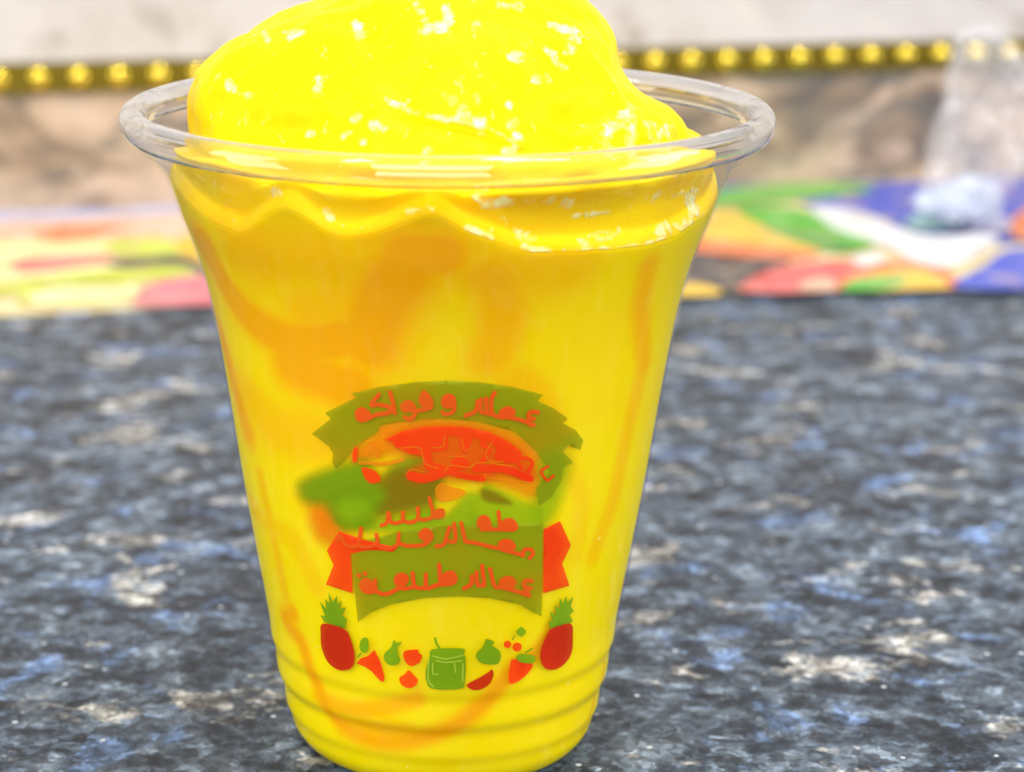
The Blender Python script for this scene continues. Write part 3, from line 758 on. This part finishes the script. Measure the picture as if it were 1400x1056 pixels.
text('lettering', [
    [(1086, 312), (1058, 312), (1050, 334), (1080, 346)], [(1080, 346), (1056, 350), (1074, 378), (1040, 366), (1000, 354), (950, 340)], [(950, 340), (948, 312), (984, 298), (1008, 318), (990, 346)], [(950, 340), (918, 334), (898, 258)],
    [(872, 330), (862, 242)], [(872, 330), (842, 328), (836, 272)], [(816, 290), (812, 326), (780, 346)],
    [(668, 238), (674, 326)], [(674, 326), (694, 284), (728, 274), (742, 304), (722, 324), (660, 330), (612, 344), (608, 282)], [(612, 344), (560, 338), (548, 276)], [(556, 338), (505, 346), (474, 318), (482, 288), (512, 286), (522, 310), (488, 344)],
    [(488, 344), (430, 372), (384, 356), (378, 310)], [(384, 358), (340, 362), (316, 336), (330, 308), (356, 318), (362, 350)], [(304, 286), (307, 288)], [(332, 278), (335, 280)]], 19.5, B)

def fruit(name, items):
    """first item carries the thing's name, the others are its sub-parts' inks"""
    for nm, polys, ink in items: patch(nm, polys, ink, 0.12, emblem)
fruit('', [
    ('pineapple_print', [soft(B([(140, 508), (240, 535), (270, 590), (285, 660), (275, 705), (240, 722), (200, 715), (160, 680), (135, 620), (130, 560)]))], I_PINE),
    ('pineapple_crown_print', [B([(148, 503), (128, 470), (150, 475), (125, 405), (155, 440), (150, 395), (170, 415), (165, 365), (185, 410), (205, 380), (205, 420), (225, 405), (215, 440), (245, 435), (225, 470), (248, 490), (240, 530)])], I_LEAF),
    ('pineapple_print', [soft(B([(1265, 508), (1275, 570), (1270, 640), (1240, 690), (1195, 718), (1150, 712), (1127, 670), (1135, 610), (1165, 545), (1180, 532)]))], I_PINE),
    ('pineapple_crown_print', [B([(1170, 530), (1165, 500), (1185, 490), (1170, 455), (1200, 470), (1190, 425), (1215, 440), (1215, 390), (1230, 415), (1245, 380), (1250, 410), (1278, 385), (1265, 430), (1280, 450), (1260, 470), (1275, 495), (1262, 508)])], I_LEAF),
    ('kiwi_print', [soft(B([(310, 590), (325, 572), (345, 580), (345, 630), (325, 642), (308, 625)]))] + brush(B([(300, 660), (312, 645)]), 2.5), I_LEAF),
    ('melon_slice_print', [B([(292, 690), (310, 668), (345, 655), (375, 628), (400, 680), (420, 750), (418, 775), (400, 770), (360, 725), (330, 705)])], I_RED),
    ('pear_print', [soft(B([(462, 583), (475, 595), (500, 592), (480, 615), (482, 650), (490, 680), (470, 697), (440, 695), (420, 675), (420, 645), (450, 615)]))], I_LEAF),
    ('berry_print', [soft(B([(510, 635), (540, 627), (573, 627), (575, 640), (590, 655), (580, 685), (545, 702), (520, 690), (505, 660)]))], I_RED),
    ('berry_print', [soft(B([(530, 720), (555, 745), (572, 768), (555, 795), (525, 802), (495, 785), (487, 755), (510, 740)]))], I_RED),
    ('jar_print', [soft(B([(640, 625), (775, 622), (780, 650), (788, 670), (785, 770), (765, 805), (640, 805), (610, 770), (608, 720), (625, 660)]))] + brush(B([(650, 575), (656, 600), (668, 618)]), 3), I_LEAF),
    ('fig_print', [soft(B([(875, 590), (885, 578), (918, 592), (910, 608), (940, 630), (948, 660), (935, 690), (900, 695), (860, 688), (838, 665), (840, 640), (865, 615)]))], I_LEAF),
    ('melon_slice_print', [soft(B([(795, 785), (850, 755), (890, 730), (908, 717), (915, 740), (900, 780), (865, 805), (830, 812), (805, 803)]))], I_PINE),
    ('cherry_print', [disc(*B([(978, 603)])[0], 5.2), disc(*B([(1022, 615)])[0], 6.4)], I_RED),
    ('strawberry_print', [soft(B([(990, 700), (1005, 670), (1090, 690), (1075, 730), (1030, 770), (990, 783), (983, 750)]))], I_RED)])
p = brush(B([(1000, 580), (1010, 567)]), 2); p += brush(B([(1040, 526), (1022, 545), (1040, 564), (1058, 545), (1040, 526)]), 2.4)
patch('stem_print', p + brush(B([(1060, 640), (1090, 622)]), 2.2), I_LEAF, 0.12, emblem)
patch('strawberry_cap_print', [soft(B([(1015, 660), (1040, 645), (1100, 655), (1095, 685), (1060, 688), (1030, 680)]))], I_LEAF, 0.2, emblem)
lines = []
for s in ([(640, 655), (700, 668), (775, 652)], [(640, 690), (640, 735), (660, 738)], [(738, 690), (742, 730)], [(655, 676), (700, 684), (770, 676)], [(622, 672), (618, 760), (642, 796)], [(776, 690), (774, 770)]): lines += brush(B(s), 2.0)
patch('jar_line_print', lines, mat_ink('pale_green_ink', rgb(176, 204, 60), 0.8), 0.2, emblem)

# ------------------------------------------------------------------ crumpled clear bag at the back
gp = on_floor(1322, 318)
N = Nodes('cloudy_plastic')
lw = N.n.new('ShaderNodeLayerWeight'); lw.inputs['Blend'].default_value = 0.5
tr = N.n.new('ShaderNodeBsdfTransparent'); gl = N.n.new('ShaderNodeBsdfGlossy'); gl.inputs['Roughness'].default_value = 0.1
tl = N.n.new('ShaderNodeBsdfDiffuse'); tl.inputs['Color'].default_value = (0.86, 0.87, 0.95, 1)
m1 = N.n.new('ShaderNodeMixShader'); m1.inputs[0].default_value = 0.13
N.link(tr.outputs[0], m1.inputs[1]); N.link(tl.outputs[0], m1.inputs[2])
m2 = N.n.new('ShaderNodeMixShader')
N.link(N.math('ADD', N.math('MULTIPLY', N.math('POWER', lw.outputs['Facing'], 3.0), 0.22), 0.05), m2.inputs[0])
N.link(m1.outputs[0], m2.inputs[1]); N.link(gl.outputs[0], m2.inputs[2]); N.link(m2.outputs[0], N.out.inputs['Surface'])
M_CLOUDY = N.m
def bag_shape(bot, top, w, seed, nu=140, nv=110, amp=1.0):
    V, Fc = [], []
    for j in range(nv + 1):
        t = j / nv
        wid = w * (math.sin(math.pi * min(1, t * 1.25 + 0.12) * 0.5) if t < 0.7 else 1.0) * (1 - 0.62 * max(0, (t - 0.2) / 0.8)) * math.sqrt(max(1e-4, 1 - (2 * t - 1) ** 10))
        for i in range(nu):
            a = 2 * math.pi * i / nu
            q = Vector((math.cos(a) * 1.5, math.sin(a) * 1.5, t * 3.2 + seed))
            f = 1 + amp * (0.34 * (0.45 - abs(noise.noise(q * 1.3))) + 0.2 * (0.4 - abs(noise.noise(q * 3.1))))
            V.append((wid * f * math.cos(a) + 0.32 * w * math.sin(t * 4.2 + seed), wid * f * 0.8 * math.sin(a), bot + (top - bot) * t + 2.2 * noise.noise(q * 1.7 + Vector((3, 3, 0))) * min(1, 4 * t)))
    for j in range(nv):
        for i in range(nu):
            k = (i + 1) % nu; Fc.append((j * nu + i, j * nu + k, (j + 1) * nu + k, (j + 1) * nu + i))
    return V, Fc
bag = empty('plastic_bag', (gp[0], gp[1], 2.2))
tag(bag, 'crumpled clear plastic bag catching white light at the back of the mat', 'bag')
Vs, Fs = bag_shape(0.6, 64, 17.5, 5.3, amp=2.4)
link_mesh('film', Vs, Fs, M_CLOUDY, bag)
Vs, Fs = bag_shape(0.9, 15, 14.0, 9.0, amp=2.4)
link_mesh('folded_film', Vs, Fs, mat_plain('milky_plastic', (0.50, 0.56, 0.70), 0.25), bag)
